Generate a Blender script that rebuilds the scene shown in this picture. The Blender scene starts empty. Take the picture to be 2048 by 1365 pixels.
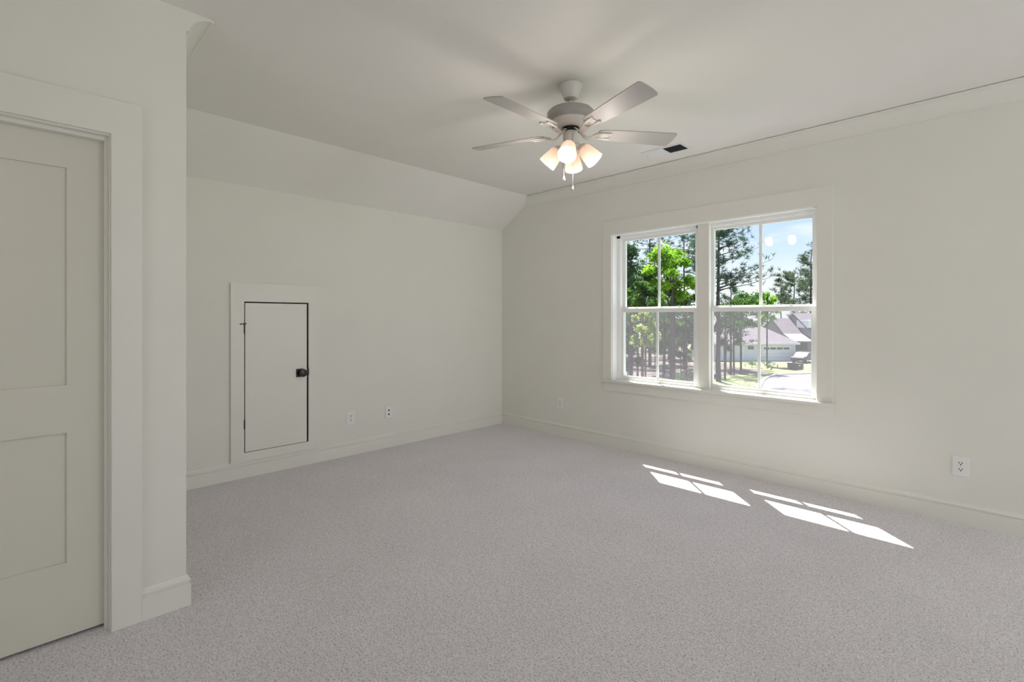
import bpy, bmesh, math, random
from mathutils import Vector, Matrix
random.seed(7)
S = bpy.context.scene
COL = S.collection
R = math.radians

# ------------------------------------------------------------------ camera
F_PX, CX, CY, EYE = 977.0, 1024.0, 635.0, 1.31
nrm = math.hypot(973, 977); SN, CN = 973/nrm, 977/nrm          # heading: 44.9 deg left of +Y
cam = bpy.data.cameras.new('camera'); camo = bpy.data.objects.new('camera', cam); COL.objects.link(camo)
camo.location = (0, 0, EYE); camo.rotation_euler = (R(90), 0, math.atan2(SN, CN))
cam.sensor_width = 36; cam.lens = 36*F_PX/2048
cam.shift_y = -(CY-682.5)/2048*-1; cam.clip_start = 0.05; cam.clip_end = 600
S.camera = camo

# ------------------------------------------------------------------ world, sun, added fill lamps
w = bpy.data.worlds.new('sky'); S.world = w; w.use_nodes = True
nt = w.node_tree; nt.nodes.clear()
def N(nt, t, **k):
    n = nt.nodes.new(t)
    for a, v in k.items(): setattr(n, a, v)
    return n
out = N(nt, 'ShaderNodeOutputWorld'); bg = N(nt, 'ShaderNodeBackground')
tc = N(nt, 'ShaderNodeTexCoord'); sep = N(nt, 'ShaderNodeSeparateXYZ'); cr = N(nt, 'ShaderNodeValToRGB')
nt.links.new(tc.outputs['Generated'], sep.inputs[0]); nt.links.new(sep.outputs['Z'], cr.inputs[0])
e = cr.color_ramp.elements
e[0].position = 0.0; e[0].color = (.93, .96, 1, 1)
e[1].position = 1.0; e[1].color = (.20, .40, .85, 1)
for p, c in ((.07, (.86, .93, 1, 1)), (.115, (.66, .81, .98, 1)), (.20, (.50, .68, .95, 1))):
    k = e.new(p); k.color = c
mp = N(nt, 'ShaderNodeMapping'); mp.inputs['Scale'].default_value = (2, 2, 9)
nz = N(nt, 'ShaderNodeTexNoise'); nz.inputs['Scale'].default_value = 2.2; nz.inputs['Detail'].default_value = 5
nr = N(nt, 'ShaderNodeValToRGB'); nr.color_ramp.elements[0].position = .50; nr.color_ramp.elements[1].position = .72
mx = N(nt, 'ShaderNodeMixRGB'); mx.inputs[2].default_value = (.95, .97, 1, 1)
nt.links.new(tc.outputs['Generated'], mp.inputs[0]); nt.links.new(mp.outputs[0], nz.inputs['Vector'])
nt.links.new(nz.outputs['Fac'], nr.inputs[0]); nt.links.new(nr.outputs[0], mx.inputs[0])
nt.links.new(cr.outputs[0], mx.inputs[1]); nt.links.new(mx.outputs[0], bg.inputs[0])
bg.inputs[1].default_value = 1.15
nt.links.new(bg.outputs[0], out.inputs[0])

SUN_DIR = Vector((1.0, -1.0, -2.66)).normalized()
sun = bpy.data.lights.new('sun', 'SUN'); sun.energy = 25; sun.angle = R(0.5); sun.color = (1, .97, .92)
suno = bpy.data.objects.new('sun', sun); COL.objects.link(suno)
suno.rotation_euler = SUN_DIR.to_track_quat('-Z', 'Y').to_euler(); suno.location = (-8, 12, 20)

def fill_lamp(name, loc, aim, sx, sy, power, color=(.94, .975, 1)):
    l = bpy.data.lights.new(name, 'AREA'); l.shape = 'RECTANGLE'; l.size = sx; l.size_y = sy; l.energy = power; l.color = color
    o = bpy.data.objects.new(name, l); COL.objects.link(o); o.location = loc
    o.rotation_euler = (Vector(aim)-Vector(loc)).to_track_quat('-Z', 'Z').to_euler()
# added fill lamps standing in two made-up window openings out of view
fill_lamp('fill_lamp_right', (4.56, 3.3, 1.5), (0, 3.25, 1.35), 1.55, 1.45, 66)
fill_lamp('fill_lamp_back', (-.9, -2.66, 1.5), (-.9, 0, 1.35), 1.8, 1.45, 15, (1, .95, .86))

vs = S.view_settings; vs.view_transform = 'Standard'; vs.look = 'None'; vs.gamma = 1; vs.exposure = 0; vs.use_curve_mapping = False
S.cycles.use_denoising = True
S.cycles.max_bounces = 10; S.cycles.diffuse_bounces = 7; S.cycles.transparent_max_bounces = 16
S.cycles.sample_clamp_indirect = 6

# ------------------------------------------------------------------ helpers
def ray(px, py):
    u = (px-CX)/F_PX
    return Vector((CN*u-SN, SN*u+CN, (CY-py)/F_PX))
def at(px, depth, z):                      # point seen in column px at a distance along the view axis
    r = ray(px, CY)*depth
    return Vector((r.x, r.y, z))
def ground_at(px, py, z):
    r = ray(px, py); t = (z-EYE)/r.z
    return Vector((r.x*t, r.y*t, z))

def mat(name, col, rough=.6, metal=0, noise=None, bump=None, emis=None, spec=.5, col2=None):
    """noise=(scale, amount) multiplies the colour; bump=(scale, strength, distance)"""
    m = bpy.data.materials.new(name); m.use_nodes = True; t = m.node_tree
    b = t.nodes['Principled BSDF']
    b.inputs['Base Color'].default_value = (*col, 1); b.inputs['Roughness'].default_value = rough
    b.inputs['Metallic'].default_value = metal; b.inputs['Specular IOR Level'].default_value = spec
    co = N(t, 'ShaderNodeTexCoord')
    if noise:
        n = N(t, 'ShaderNodeTexNoise'); n.inputs['Scale'].default_value = noise[0]; n.inputs['Detail'].default_value = 5
        t.links.new(co.outputs['Object'], n.inputs['Vector'])
        r = N(t, 'ShaderNodeValToRGB'); r.color_ramp.elements[0].position = .3; r.color_ramp.elements[1].position = .7
        a = noise[1]
        c2 = col2 or tuple(min(1, c*(1+a)) for c in col)
        r.color_ramp.elements[0].color = (*[c*(1-a) for c in col], 1); r.color_ramp.elements[1].color = (*c2, 1)
        t.links.new(n.outputs['Fac'], r.inputs[0]); t.links.new(r.outputs[0], b.inputs['Base Color'])
    if bump:
        n = N(t, 'ShaderNodeTexNoise'); n.inputs['Scale'].default_value = bump[0]; n.inputs['Detail'].default_value = 3
        t.links.new(co.outputs['Object'], n.inputs['Vector'])
        bp = N(t, 'ShaderNodeBump'); bp.inputs['Strength'].default_value = bump[1]; bp.inputs['Distance'].default_value = bump[2]
        t.links.new(n.outputs['Fac'], bp.inputs['Height']); t.links.new(bp.outputs[0], b.inputs['Normal'])
    if emis:
        b.inputs['Emission Color'].default_value = (*emis[0], 1); b.inputs['Emission Strength'].default_value = emis[1]
    return m

def leaf_mat(name, c1, c2, trans=.45):
    m = bpy.data.materials.new(name); m.use_nodes = True; t = m.node_tree; t.nodes.clear()
    o = N(t, 'ShaderNodeOutputMaterial'); d = N(t, 'ShaderNodeBsdfDiffuse'); tr = N(t, 'ShaderNodeBsdfTranslucent'); mxs = N(t, 'ShaderNodeMixShader')
    co = N(t, 'ShaderNodeTexCoord'); n = N(t, 'ShaderNodeTexNoise'); n.inputs['Scale'].default_value = .9; n.inputs['Detail'].default_value = 6
    r = N(t, 'ShaderNodeValToRGB'); r.color_ramp.elements[0].position = .35; r.color_ramp.elements[1].position = .65
    r.color_ramp.elements[0].color = (*c1, 1); r.color_ramp.elements[1].color = (*c2, 1)
    t.links.new(co.outputs['Object'], n.inputs['Vector']); t.links.new(n.outputs['Fac'], r.inputs[0])
    t.links.new(r.outputs[0], d.inputs[0]); t.links.new(r.outputs[0], tr.inputs[0])
    mxs.inputs[0].default_value = trans
    t.links.new(d.outputs[0], mxs.inputs[1]); t.links.new(tr.outputs[0], mxs.inputs[2]); t.links.new(mxs.outputs[0], o.inputs[0])
    return m

class MB:
    def __init__(s): s.v = []; s.f = []
    def add(s, vs, fs):
        k = len(s.v); s.v += [tuple(v) for v in vs]; s.f += [tuple(i+k for i in f) for f in fs]; return s
    def box(s, x0, x1, y0, y1, z0, z1):
        return s.add([(x, y, z) for z in (z0, z1) for y in (y0, y1) for x in (x0, x1)],
                     [(0, 2, 3, 1), (4, 5, 7, 6), (0, 1, 5, 4), (2, 6, 7, 3), (0, 4, 6, 2), (1, 3, 7, 5)])
    def poly(s, pts, ext):                                     # prism: outline pts (3D) extruded by vector ext
        n = len(pts); e = Vector(ext)
        vs = [Vector(p) for p in pts]+[Vector(p)+e for p in pts]
        return s.add(vs, [tuple(range(n))[::-1], tuple(range(n, 2*n))]+[(i, (i+1) % n, n+(i+1) % n, n+i) for i in range(n)])
    def sweep(s, rings, caps=True):
        n = len(rings[0]); vs = [v for r in rings for v in r]; fs = []
        for j in range(len(rings)-1):
            for i in range(n): fs.append((j*n+i, j*n+(i+1) % n, (j+1)*n+(i+1) % n, (j+1)*n+i))
        if caps: fs += [tuple(range(n))[::-1], tuple(range((len(rings)-1)*n, len(rings)*n))]
        return s.add(vs, fs)
    def tube(s, pts, rad, seg=10):
        pts = [Vector(p) for p in pts]; rads = rad if isinstance(rad, (list, tuple)) else [rad]*len(pts); rings = []
        up = None
        for i, p in enumerate(pts):
            d = (pts[min(i+1, len(pts)-1)]-pts[max(i-1, 0)]).normalized()
            if up is None: up = Vector((0, 0, 1)) if abs(d.z) < .9 else Vector((1, 0, 0))
            a = d.cross(up).normalized(); b = a.cross(d).normalized(); up = b
            rings.append([p+(a*math.cos(2*math.pi*k/seg)+b*math.sin(2*math.pi*k/seg))*rads[i] for k in range(seg)])
        return s.sweep(rings)
    def lathe(s, prof, origin=(0, 0, 0), axis=(0, 0, 1), seg=48, caps=True):   # prof: (radius, height)
        q = Vector(axis).normalized().to_track_quat('Z', 'Y'); o = Vector(origin)
        return s.sweep([[o+q @ Vector((r*math.cos(2*math.pi*k/seg), r*math.sin(2*math.pi*k/seg), h)) for k in range(seg)] for r, h in prof], caps)
    def build(s, name, m, parent=None, bevel=0, smooth=False, segs=2, kind=None):
        me = bpy.data.meshes.new(name); me.from_pydata(s.v, [], s.f); me.update()
        bm = bmesh.new(); bm.from_mesh(me); bmesh.ops.recalc_face_normals(bm, faces=bm.faces); bm.to_mesh(me); bm.free()
        me.materials.append(m); o = bpy.data.objects.new(name, me); COL.objects.link(o)
        if parent:
            o.parent = parent
        if bevel:
            b = o.modifiers.new('bevel', 'BEVEL'); b.width = bevel; b.segments = segs; b.limit_method = 'ANGLE'; b.angle_limit = R(40)
        if smooth or bevel:
            for p in me.polygons: p.use_smooth = True
            g = me.attributes.get('sharp_edge')
            me.set_sharp_from_angle(angle=R(38))
        if kind: o['kind'] = kind
        return o

def tag(o, label=None, cat=None, group=None, kind=None):
    if label: o['label'] = label
    if cat: o['category'] = cat
    if group: o['group'] = group
    if kind: o['kind'] = kind
    return o
def empty(name, loc=(0, 0, 0), rz=0):
    o = bpy.data.objects.new(name, None); o.empty_display_size = .1; o.location = loc; o.rotation_euler = (0, 0, rz); COL.objects.link(o); return o
def dup(o, parent=None):
    c = o.copy(); COL.objects.link(c)
    if parent: c.parent = parent
    for ch in o.children: dup(ch, c)
    return c

# ------------------------------------------------------------------ materials
PAINT = mat('wall_paint', (.77, .765, .715), .75, noise=(3, .012), bump=(260, .12, .002))
CEILP = mat('ceiling_paint', (.81, .795, .765), .8, noise=(3, .01), bump=(260, .1, .002))
TRIM = mat('trim_enamel', (.77, .765, .715), .42, noise=(6, .008))
DOORP = mat('door_enamel', (.69, .675, .60), .45, noise=(4, .01))
VINYL = mat('white_vinyl', (.86, .87, .87), .35, noise=(8, .008))
BLACK = mat('black_metal', (.008, .009, .011), .35, spec=.6, noise=(40, .2))
GAPM = mat('painted_gap_shade', (.012, .011, .010), .9, noise=(30, .2))  # near-black colour standing for shade in gaps, slots and ports
PLATE = mat('white_plastic', (.82, .82, .82), .3, noise=(20, .008))
FANP = mat('fan_white', (.66, .635, .60), .38, noise=(9, .01))
FAND = mat('fan_grey_band', (.36, .345, .325), .45, noise=(9, .02))
BLADE = mat('fan_blade', (.42, .405, .395), .5, noise=(9, .015))
NICKEL = mat('brushed_nickel', (.55, .53, .50), .3, metal=.85, noise=(60, .06))
VENTD = mat('painted_vent_shade', (.10, .105, .12), .7, noise=(40, .1))

def carpet_mat():
    m = bpy.data.materials.new('carpet'); m.use_nodes = True; t = m.node_tree; b = t.nodes['Principled BSDF']
    b.inputs['Roughness'].default_value = 1; b.inputs['Specular IOR Level'].default_value = .05
    try:
        b.inputs['Sheen Weight'].default_value = .15; b.inputs['Sheen Roughness'].default_value = .6
    except KeyError: pass
    co = N(t, 'ShaderNodeTexCoord')
    v = N(t, 'ShaderNodeTexVoronoi'); v.inputs['Scale'].default_value = 150; v.inputs['Randomness'].default_value = 1
    n1 = N(t, 'ShaderNodeTexNoise'); n1.inputs['Scale'].default_value = 125; n1.inputs['Detail'].default_value = 5; n1.inputs['Roughness'].default_value = .8
    n2 = N(t, 'ShaderNodeTexNoise'); n2.inputs['Scale'].default_value = 2.2; n2.inputs['Detail'].default_value = 4
    n3 = N(t, 'ShaderNodeTexNoise'); n3.inputs['Scale'].default_value = 38; n3.inputs['Detail'].default_value = 2
    for n in (v, n1, n2, n3): t.links.new(co.outputs['Object'], n.inputs['Vector'])
    r = N(t, 'ShaderNodeValToRGB'); el = r.color_ramp.elements
    el[0].position = .36; el[0].color = (.26, .24, .245, 1); el[1].position = .60; el[1].color = (.99, .945, .98, 1)
    k = el.new(.475); k.color = (.90, .85, .885, 1)
    t.links.new(n1.outputs['Fac'], r.inputs[0])
    r2 = N(t, 'ShaderNodeValToRGB'); r2.color_ramp.elements[0].position = .35; r2.color_ramp.elements[0].color = (.95, .95, .95, 1)
    r2.color_ramp.elements[1].position = .65; r2.color_ramp.elements[1].color = (1, 1, 1, 1)
    t.links.new(n2.outputs['Fac'], r2.inputs[0])
    r3 = N(t, 'ShaderNodeValToRGB'); r3.color_ramp.elements[0].position = .3; r3.color_ramp.elements[0].color = (.90, .90, .90, 1)
    r3.color_ramp.elements[1].position = .62; r3.color_ramp.elements[1].color = (1, 1, 1, 1)
    t.links.new(n3.outputs['Fac'], r3.inputs[0])
    m1 = N(t, 'ShaderNodeMixRGB', blend_type='MULTIPLY'); m1.inputs[0].default_value = 1
    m2 = N(t, 'ShaderNodeMixRGB', blend_type='MULTIPLY'); m2.inputs[0].default_value = 1
    t.links.new(r.outputs[0], m1.inputs[1]); t.links.new(r2.outputs[0], m1.inputs[2])
    t.links.new(m1.outputs[0], m2.inputs[1]); t.links.new(r3.outputs[0], m2.inputs[2])
    t.links.new(m2.outputs[0], b.inputs['Base Color'])
    ad = N(t, 'ShaderNodeMath', operation='ADD'); t.links.new(n1.outputs['Fac'], ad.inputs[0]); t.links.new(v.outputs['Distance'], ad.inputs[1])
    bp = N(t, 'ShaderNodeBump'); bp.inputs['Strength'].default_value = .75; bp.inputs['Distance'].default_value = .007
    t.links.new(ad.outputs[0], bp.inputs['Height']); t.links.new(bp.outputs[0], b.inputs['Normal'])
    return m
CARPET = carpet_mat()

def glass_mat():
    m = bpy.data.materials.new('window_glass'); m.use_nodes = True; t = m.node_tree; t.nodes.clear()
    o = N(t, 'ShaderNodeOutputMaterial'); a = N(t, 'ShaderNodeBsdfTransparent'); g = N(t, 'ShaderNodeBsdfGlossy'); x = N(t, 'ShaderNodeMixShader'); fr = N(t, 'ShaderNodeFresnel')
    a.inputs[0].default_value = (.985, .995, .99, 1); g.inputs['Roughness'].default_value = .0; fr.inputs[0].default_value = 1.26
    nn = N(t, 'ShaderNodeTexNoise'); nn.inputs['Scale'].default_value = 1.4
    bpp = N(t, 'ShaderNodeBump'); bpp.inputs['Strength'].default_value = .02
    t.links.new(nn.outputs['Fac'], bpp.inputs['Height']); t.links.new(bpp.outputs[0], g.inputs['Normal'])
    ge = N(t, 'ShaderNodeNewGeometry'); io = N(t, 'ShaderNodeMapRange'); io.inputs[3].default_value = 1.26; io.inputs[4].default_value = 1/1.26   # same reflectance leaving the pane as entering it
    t.links.new(ge.outputs['Backfacing'], io.inputs[0]); t.links.new(io.outputs[0], fr.inputs[0])
    t.links.new(fr.outputs[0], x.inputs[0]); t.links.new(a.outputs[0], x.inputs[1]); t.links.new(g.outputs[0], x.inputs[2]); t.links.new(x.outputs[0], o.inputs[0])
    return m
GLASS = glass_mat()
def screen_mat():
    m = bpy.data.materials.new('insect_screen'); m.use_nodes = True; t = m.node_tree; t.nodes.clear()
    o = N(t, 'ShaderNodeOutputMaterial'); a = N(t, 'ShaderNodeBsdfTransparent'); d = N(t, 'ShaderNodeBsdfDiffuse'); tl = N(t, 'ShaderNodeBsdfTranslucent')
    x = N(t, 'ShaderNodeMixShader'); y = N(t, 'ShaderNodeMixShader'); x.inputs[0].default_value = .5; y.inputs[0].default_value = .30
    nn = N(t, 'ShaderNodeTexNoise'); nn.inputs['Scale'].default_value = 5
    r = N(t, 'ShaderNodeValToRGB'); r.color_ramp.elements[0].color = (.30, .28, .32, 1); r.color_ramp.elements[1].color = (.36, .34, .38, 1)
    t.links.new(nn.outputs['Fac'], r.inputs[0]); t.links.new(r.outputs[0], d.inputs[0]); t.links.new(r.outputs[0], tl.inputs[0])
    t.links.new(d.outputs[0], x.inputs[1]); t.links.new(tl.outputs[0], x.inputs[2]); t.links.new(a.outputs[0], y.inputs[1]); t.links.new(x.outputs[0], y.inputs[2])
    t.links.new(y.outputs[0], o.inputs[0]); return m
SCREEN = screen_mat()
def shade_mat():
    m = bpy.data.materials.new('frosted_glass_shade'); m.use_nodes = True; t = m.node_tree; t.nodes.clear()
    o = N(t, 'ShaderNodeOutputMaterial'); d = N(t, 'ShaderNodeBsdfDiffuse'); tl = N(t, 'ShaderNodeBsdfTranslucent'); x = N(t, 'ShaderNodeMixShader')
    g = N(t, 'ShaderNodeBsdfGlossy'); g.inputs['Roughness'].default_value = .25; y = N(t, 'ShaderNodeMixShader'); y.inputs[0].default_value = .05
    nn = N(t, 'ShaderNodeTexNoise'); nn.inputs['Scale'].default_value = 12
    r = N(t, 'ShaderNodeValToRGB'); r.color_ramp.elements[0].color = (.86, .76, .69, 1); r.color_ramp.elements[1].color = (.89, .79, .72, 1)
    t.links.new(nn.outputs['Fac'], r.inputs[0]); t.links.new(r.outputs[0], d.inputs[0]); t.links.new(r.outputs[0], tl.inputs[0])
    x.inputs[0].default_value = .55
    t.links.new(d.outputs[0], x.inputs[1]); t.links.new(tl.outputs[0], x.inputs[2]); t.links.new(x.outputs[0], y.inputs[1]); t.links.new(g.outputs[0], y.inputs[2])
    t.links.new(y.outputs[0], o.inputs[0]); return m
SHADE = shade_mat()

# ------------------------------------------------------------------ room shell
XL, YF, XR, YB = -4.364, 4.204, 4.5, -2.6          # left wall, far wall, right wall, back wall (inner faces)
ZC, ZK, XS = 2.71, 2.385, -3.84                    # ceiling, knee wall top, foot of the slope
XE, YE = -2.624, .53                               # entry wall face and its outside corner
OX0, OX1, OZ0, OZ1 = -2.766, -.957, .655, 2.145    # window opening

def st(o, label=None, cat=None): return tag(o, label, cat, kind='structure')

st(MB().box(XL-.15, XR+.15, YB-.15, YF+.12, -.12, 0).build('floor', CARPET), 'speckled grey beige cut pile carpet covering the whole room', 'carpet')
c = MB().box(XS, XR+.15, YB-.15, YF+.2, ZC, ZC+.15)
tx = (ZC-ZK)/(XS-XL)
c.poly([(XS, YB-.15, ZC), (XS, YB-.15, ZC+.15), (XL-.3, YB-.15, ZC+.15), (XL-.3, YB-.15, ZK-.3*tx), (XL, YB-.15, ZK)], (0, YF-YB+.35, 0))
st(c.build('ceiling', CEILP), 'off white ceiling with a sloped strip above the left wall', 'ceiling')
st(MB().box(XL-.15, XL, YB-.15, YF+.2, -.1, ZK+.02).build('wall_left', PAINT), 'off white knee wall under the sloped ceiling with the small hatch', 'wall')
wf = MB()
wf.box(XL-.15, OX0, YF, YF+.148, -.1, ZC+.02); wf.box(OX1, XR+.15, YF, YF+.148, -.1, ZC+.02)
wf.box(OX0, OX1, YF, YF+.148, -.1, OZ0); wf.box(OX0, OX1, YF, YF+.148, OZ1, ZC+.02)
st(wf.build('wall_far', PAINT), 'off white wall around the double window', 'wall')
DY0, DY1, DZ = -.50, .258, 2.066                   # entry door opening between jambs
we = MB()
we.box(XE-.12, XE, DY1+.02, YE, -.05, ZC+.02); we.box(XE-.12, XE, YB, DY0-.02, -.05, ZC+.02); we.box(XE-.12, XE, DY0-.02, DY1+.02, DZ+.02, ZC+.02)
we.box(XL-.05, XE-.12, YE-.12, YE, -.05, ZC+.02)
st(we.build('wall_entry', PAINT), 'off white wall holding the panelled door, ending at an outside corner', 'wall')
def wall_with_hole(axis, pos, th, a0, a1, h0, h1, z0, z1):
    m = MB()
    def bx(a, b, c0, c1):
        if axis == 'x': m.box(pos, pos+th, a, b, c0, c1)
        else: m.box(a, b, pos-th, pos, c0, c1)
    bx(a0, h0, -.05, ZC+.02); bx(h1, a1, -.05, ZC+.02); bx(h0, h1, -.05, z0); bx(h0, h1, z1, ZC+.02)
    return m
XN, YN = .80, 1.42                                 # corner of an added unseen wall that keeps fill light off the entry wall
wr = wall_with_hole('x', XR, .12, YN-.12, YF+.148, 2.45, 4.1, .75, 2.25)
wr.box(XN, XN+.12, YB-.12, YN, -.05, ZC+.02); wr.box(XN+.12, XR, YN-.12, YN, -.05, ZC+.02)
st(wr.build('wall_right', PAINT), 'off white wall to the right of the camera, with an added part blocking light', 'wall')
st(wall_with_hole('y', YB, .12, XL-.15, XN, -1.8, 0, .75, 2.25).build('wall_back', PAINT), 'off white wall behind the camera', 'wall')
for nm, ax in (('added_window_2', 'x'), ('added_window_3', 'y')):  # frames of two unseen windows, added so fill light can enter
    m = MB()
    if ax == 'x':
        for y0, y1, z0, z1 in ((2.45, 2.51, .75, 2.25), (4.04, 4.1, .75, 2.25), (2.51, 4.04, .75, .81), (2.51, 4.04, 2.19, 2.25), (3.25, 3.31, .81, 2.19)): m.box(XR+.01, XR+.05, y0, y1, z0, z1)
    else:
        for x0, x1, z0, z1 in ((-1.8, -1.74, .75, 2.25), (-.06, 0, .75, 2.25), (-1.74, -.06, .75, .81), (-1.74, -.06, 2.19, 2.25), (-.93, -.87, .81, 2.19)): m.box(x0, x1, YB-.05, YB-.01, z0, z1)
    st(m.build(nm, VINYL), 'plain frame of an added unseen window for the fill lamp', 'window')

# baseboards: profile swept along straight runs with mitred ends
BBP = [(0, 0), (.016, 0), (.016, .098), (.0100, .1005), (.0070, .103), (.0070, .110), (.0145, .112), (.0135, .119), (.0075, .124), (.0065, .130), (.004, .137), (0, .137)]
def run(prof, p0, p1, inward, m0=0, m1=0):        # prof (out, up); m0/m1: mitre slope at each end
    p0, p1, n = Vector(p0), Vector(p1), Vector(inward); d = (p1-p0).normalized()
    return [[p0+n*a+Vector((0, 0, b))-d*a*m0 for a, b in prof], [p1+n*a+Vector((0, 0, b))+d*a*m1 for a, b in prof]]
st(MB().sweep(run(BBP, (XL, YE, 0), (XL, YF, 0), (1, 0, 0), 0, -1)).build('baseboard_left', TRIM, smooth=True), 'off white moulded baseboard under the hatch wall', 'baseboard')
st(MB().sweep(run(BBP, (XL, YF, 0), (XR, YF, 0), (0, -1, 0), -1, -1)).build('baseboard_far', TRIM, smooth=True), 'off white moulded baseboard under the window wall', 'baseboard')
b = MB().sweep(run(BBP, (XE, .366, 0), (XE, YE, 0), (1, 0, 0), 0, 1)); b.sweep(run(BBP, (XE, YE, 0), (XL, YE, 0), (0, 1, 0), 1, -1))
b.sweep(run(BBP, (XE, YB, 0), (XE, DY0-.105, 0), (1, 0, 0), -1, 0))
st(b.build('baseboard_entry', TRIM, smooth=True), 'short off white baseboard wrapping the outside wall corner beside the door', 'baseboard')
st(MB().sweep(run(BBP, (XN, YB, 0), (XN, YN, 0), (-1, 0, 0), -1, 1)).sweep(run(BBP, (XN, YN, 0), (XR, YN, 0), (0, 1, 0), 1, -1)).build('baseboard_right', TRIM, smooth=True), 'off white baseboard along the added wall right of the camera', 'baseboard')

# crown mould: small fillet, deep cove, top fillet
CP = [(0, -.105), (.010, -.105), (.012, -.094)]
for k in range(0, 11):
    a = R(12)+k/10*R(62)
    CP.append((.012+.1014*(math.cos(R(12))-math.cos(a))*1.06, -.090+.1014*(math.sin(a)-math.sin(R(12)))*1.02))
CP += [(.094, -.014), (.101, -.010), (.101, -.004), (.090, -.004), (.090, 0), (0, 0)]
st(MB().sweep(run(CP, (-4.05, YF, ZC), (XR, YF, ZC), (0, -1, 0), 0, -1)).build('trim_1', TRIM, smooth=True), 'off white cove crown moulding along the top of the window wall', 'crown moulding')
CP2 = [(a_*1.12, b_*.86) for a_, b_ in CP]
st(MB().sweep(run(CP2, (XE, YE, ZC), (-4.0, YE, ZC), (0, 1, 0), 0, 0)).build('trim_2', TRIM, smooth=True), 'off white cove crown moulding ending flush at the outside corner above the door wall', 'crown moulding')

# ------------------------------------------------------------------ entry door
d1 = st(empty('door_1', (XE, (DY0+DY1)/2, 0)), 'tall cream two-panel door at the left edge with wide flat casing', 'door')
def cas(parent, name, m, pts, ext, bevel=.002):     # one-piece casing: outline in world metres extruded out of its wall
    o3 = Vector(parent.location)
    return MB().poly([Vector(p)-o3 for p in pts], ext).build(name, m, parent, bevel)
def lb(parent, name, m, boxes, bevel=.0015, off=None):
    o3 = parent.matrix_world.translation if off is None else Vector(off)
    o3 = parent.location if off is None else Vector(off)
    mb = MB()
    for q in boxes: mb.box(q[0]-o3.x, q[1]-o3.x, q[2]-o3.y, q[3]-o3.y, q[4]-o3.z, q[5]-o3.z)
    return mb.build(name, m, parent, bevel)
cas(d1, 'casing', TRIM, [(XE, .366, 0), (XE, .366, DZ+.152), (XE, DY0-.107, DZ+.152), (XE, DY0-.107, 0), (XE, DY0-.005, 0), (XE, DY0-.005, DZ+.007), (XE, DY1+.005, DZ+.007), (XE, DY1+.005, 0)], (.017, 0, 0))
lb(d1, 'jamb', TRIM, [(XE-.12, XE+.001, DY1, DY1+.02, 0, DZ), (XE-.12, XE+.001, DY0-.02, DY0, 0, DZ), (XE-.12, XE+.001, DY0-.02, DY1+.02, DZ, DZ+.02)], .001)
lb(d1, 'door_stop', TRIM, [(XE-.058, XE-.024, DY1-.012, DY1, 0, DZ), (XE-.058, XE-.024, DY0, DY0+.012, 0, DZ), (XE-.058, XE-.024, DY0+.012, DY1-.012, DZ-.016, DZ)], .0015)
XD = XE-.060                                       # door face
slab = MB(); y0, y1, zb, zt = DY0+.003, DY1-.003, .014, DZ-.004
yp0, yp1 = y0+.122, .130
zr = [(.312, .840), (1.034, 1.918)]
o3 = d1.location
def sb(a, b, c0, d, e0, f, mb=slab): mb.box(a-o3.x, b-o3.x, c0-o3.y, d-o3.y, e0, f)
# stiles, rails
parts = [(XD-.035, XD, y0, yp0, zb, zt), (XD-.035, XD, yp1, y1, zb, zt), (XD-.035, XD, yp0, yp1, zb, zr[0][0]), (XD-.035, XD, yp0, yp1, zr[0][1], zr[1][0]), (XD-.035, XD, yp0, yp1, zr[1][1], zt)]
for q in parts: sb(*q)
slab_o = slab.build('door_slab', DOORP, d1, 0)
pn = MB()
for a, bb in zr: sb(XD-.025, XD-.012, yp0-.003, yp1+.003, a-.003, bb+.003, pn)
pn.build('door_panel', DOORP, d1)
# dark closet seen through the gap under the door

# ------------------------------------------------------------------ small access hatch in the knee wall
AY0, AY1, AZ0, AZ1 = 1.278, 1.802, .205, 1.438
d2 = st(empty('door_2', (XL, (AY0+AY1)/2, .137)), 'small flat white attic access door low in the left wall with black knob', 'door')
ox = XL
lb(d2, 'casing', TRIM, [(ox, ox+.019, 1.180, AY0, .140, 1.588), (ox, ox+.019, AY1, 1.890, .140, 1.588), (ox, ox+.019, AY0, AY1, AZ1, 1.588), (ox, ox+.019, AY0, AY1, .140, AZ0)], 0)
lb(d2, 'gap', GAPM, [(ox+.0005, ox+.003, AY0, AY1, AZ0, AZ1)], 0)  # dark sheet, coloured as the shade in the gap around the slab
slab2 = lb(d2, 'door_slab', TRIM, [(ox+.003, ox+.017, AY0+.008, AY1-.016, AZ0+.004, AZ1-.011)], .0015)
def hinge(y, z, h):
    m = MB(); o3 = d2.location
    m.tube([(ox+.020-o3.x, y-o3.y, z-h/2-o3.z), (ox+.020-o3.x, y-o3.y, z+h/2-o3.z)], .0045, 12)
    m.box(ox+.0150-o3.x, ox+.0185-o3.x, y-.003-o3.y, y+.006-o3.y, z-h/2-o3.z, z+h/2-o3.z)
    return m.build('hinge', BLACK, d2, smooth=True)
h1 = hinge(AY0+.001, 1.215, .075); h2 = hinge(AY0+.001, .435, .075)
m = MB(); o3 = d2.location
m.tube([(ox+.028-o3.x, AY0-.018-o3.y, 1.255-o3.z), (ox+.026-o3.x, AY0+.014-o3.y, 1.259-o3.z)], .004, 10)
m.lathe([(.001, 0), (.006, .003), (.006, .008), (.001, .011)], (ox+.028-o3.x, AY0-.022-o3.y, 1.2545-o3.z), (0, -1, 0), 14)
tag(m.build('hinge_stop', BLACK, d2, smooth=True), 'black pin stop on the upper hinge')
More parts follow.
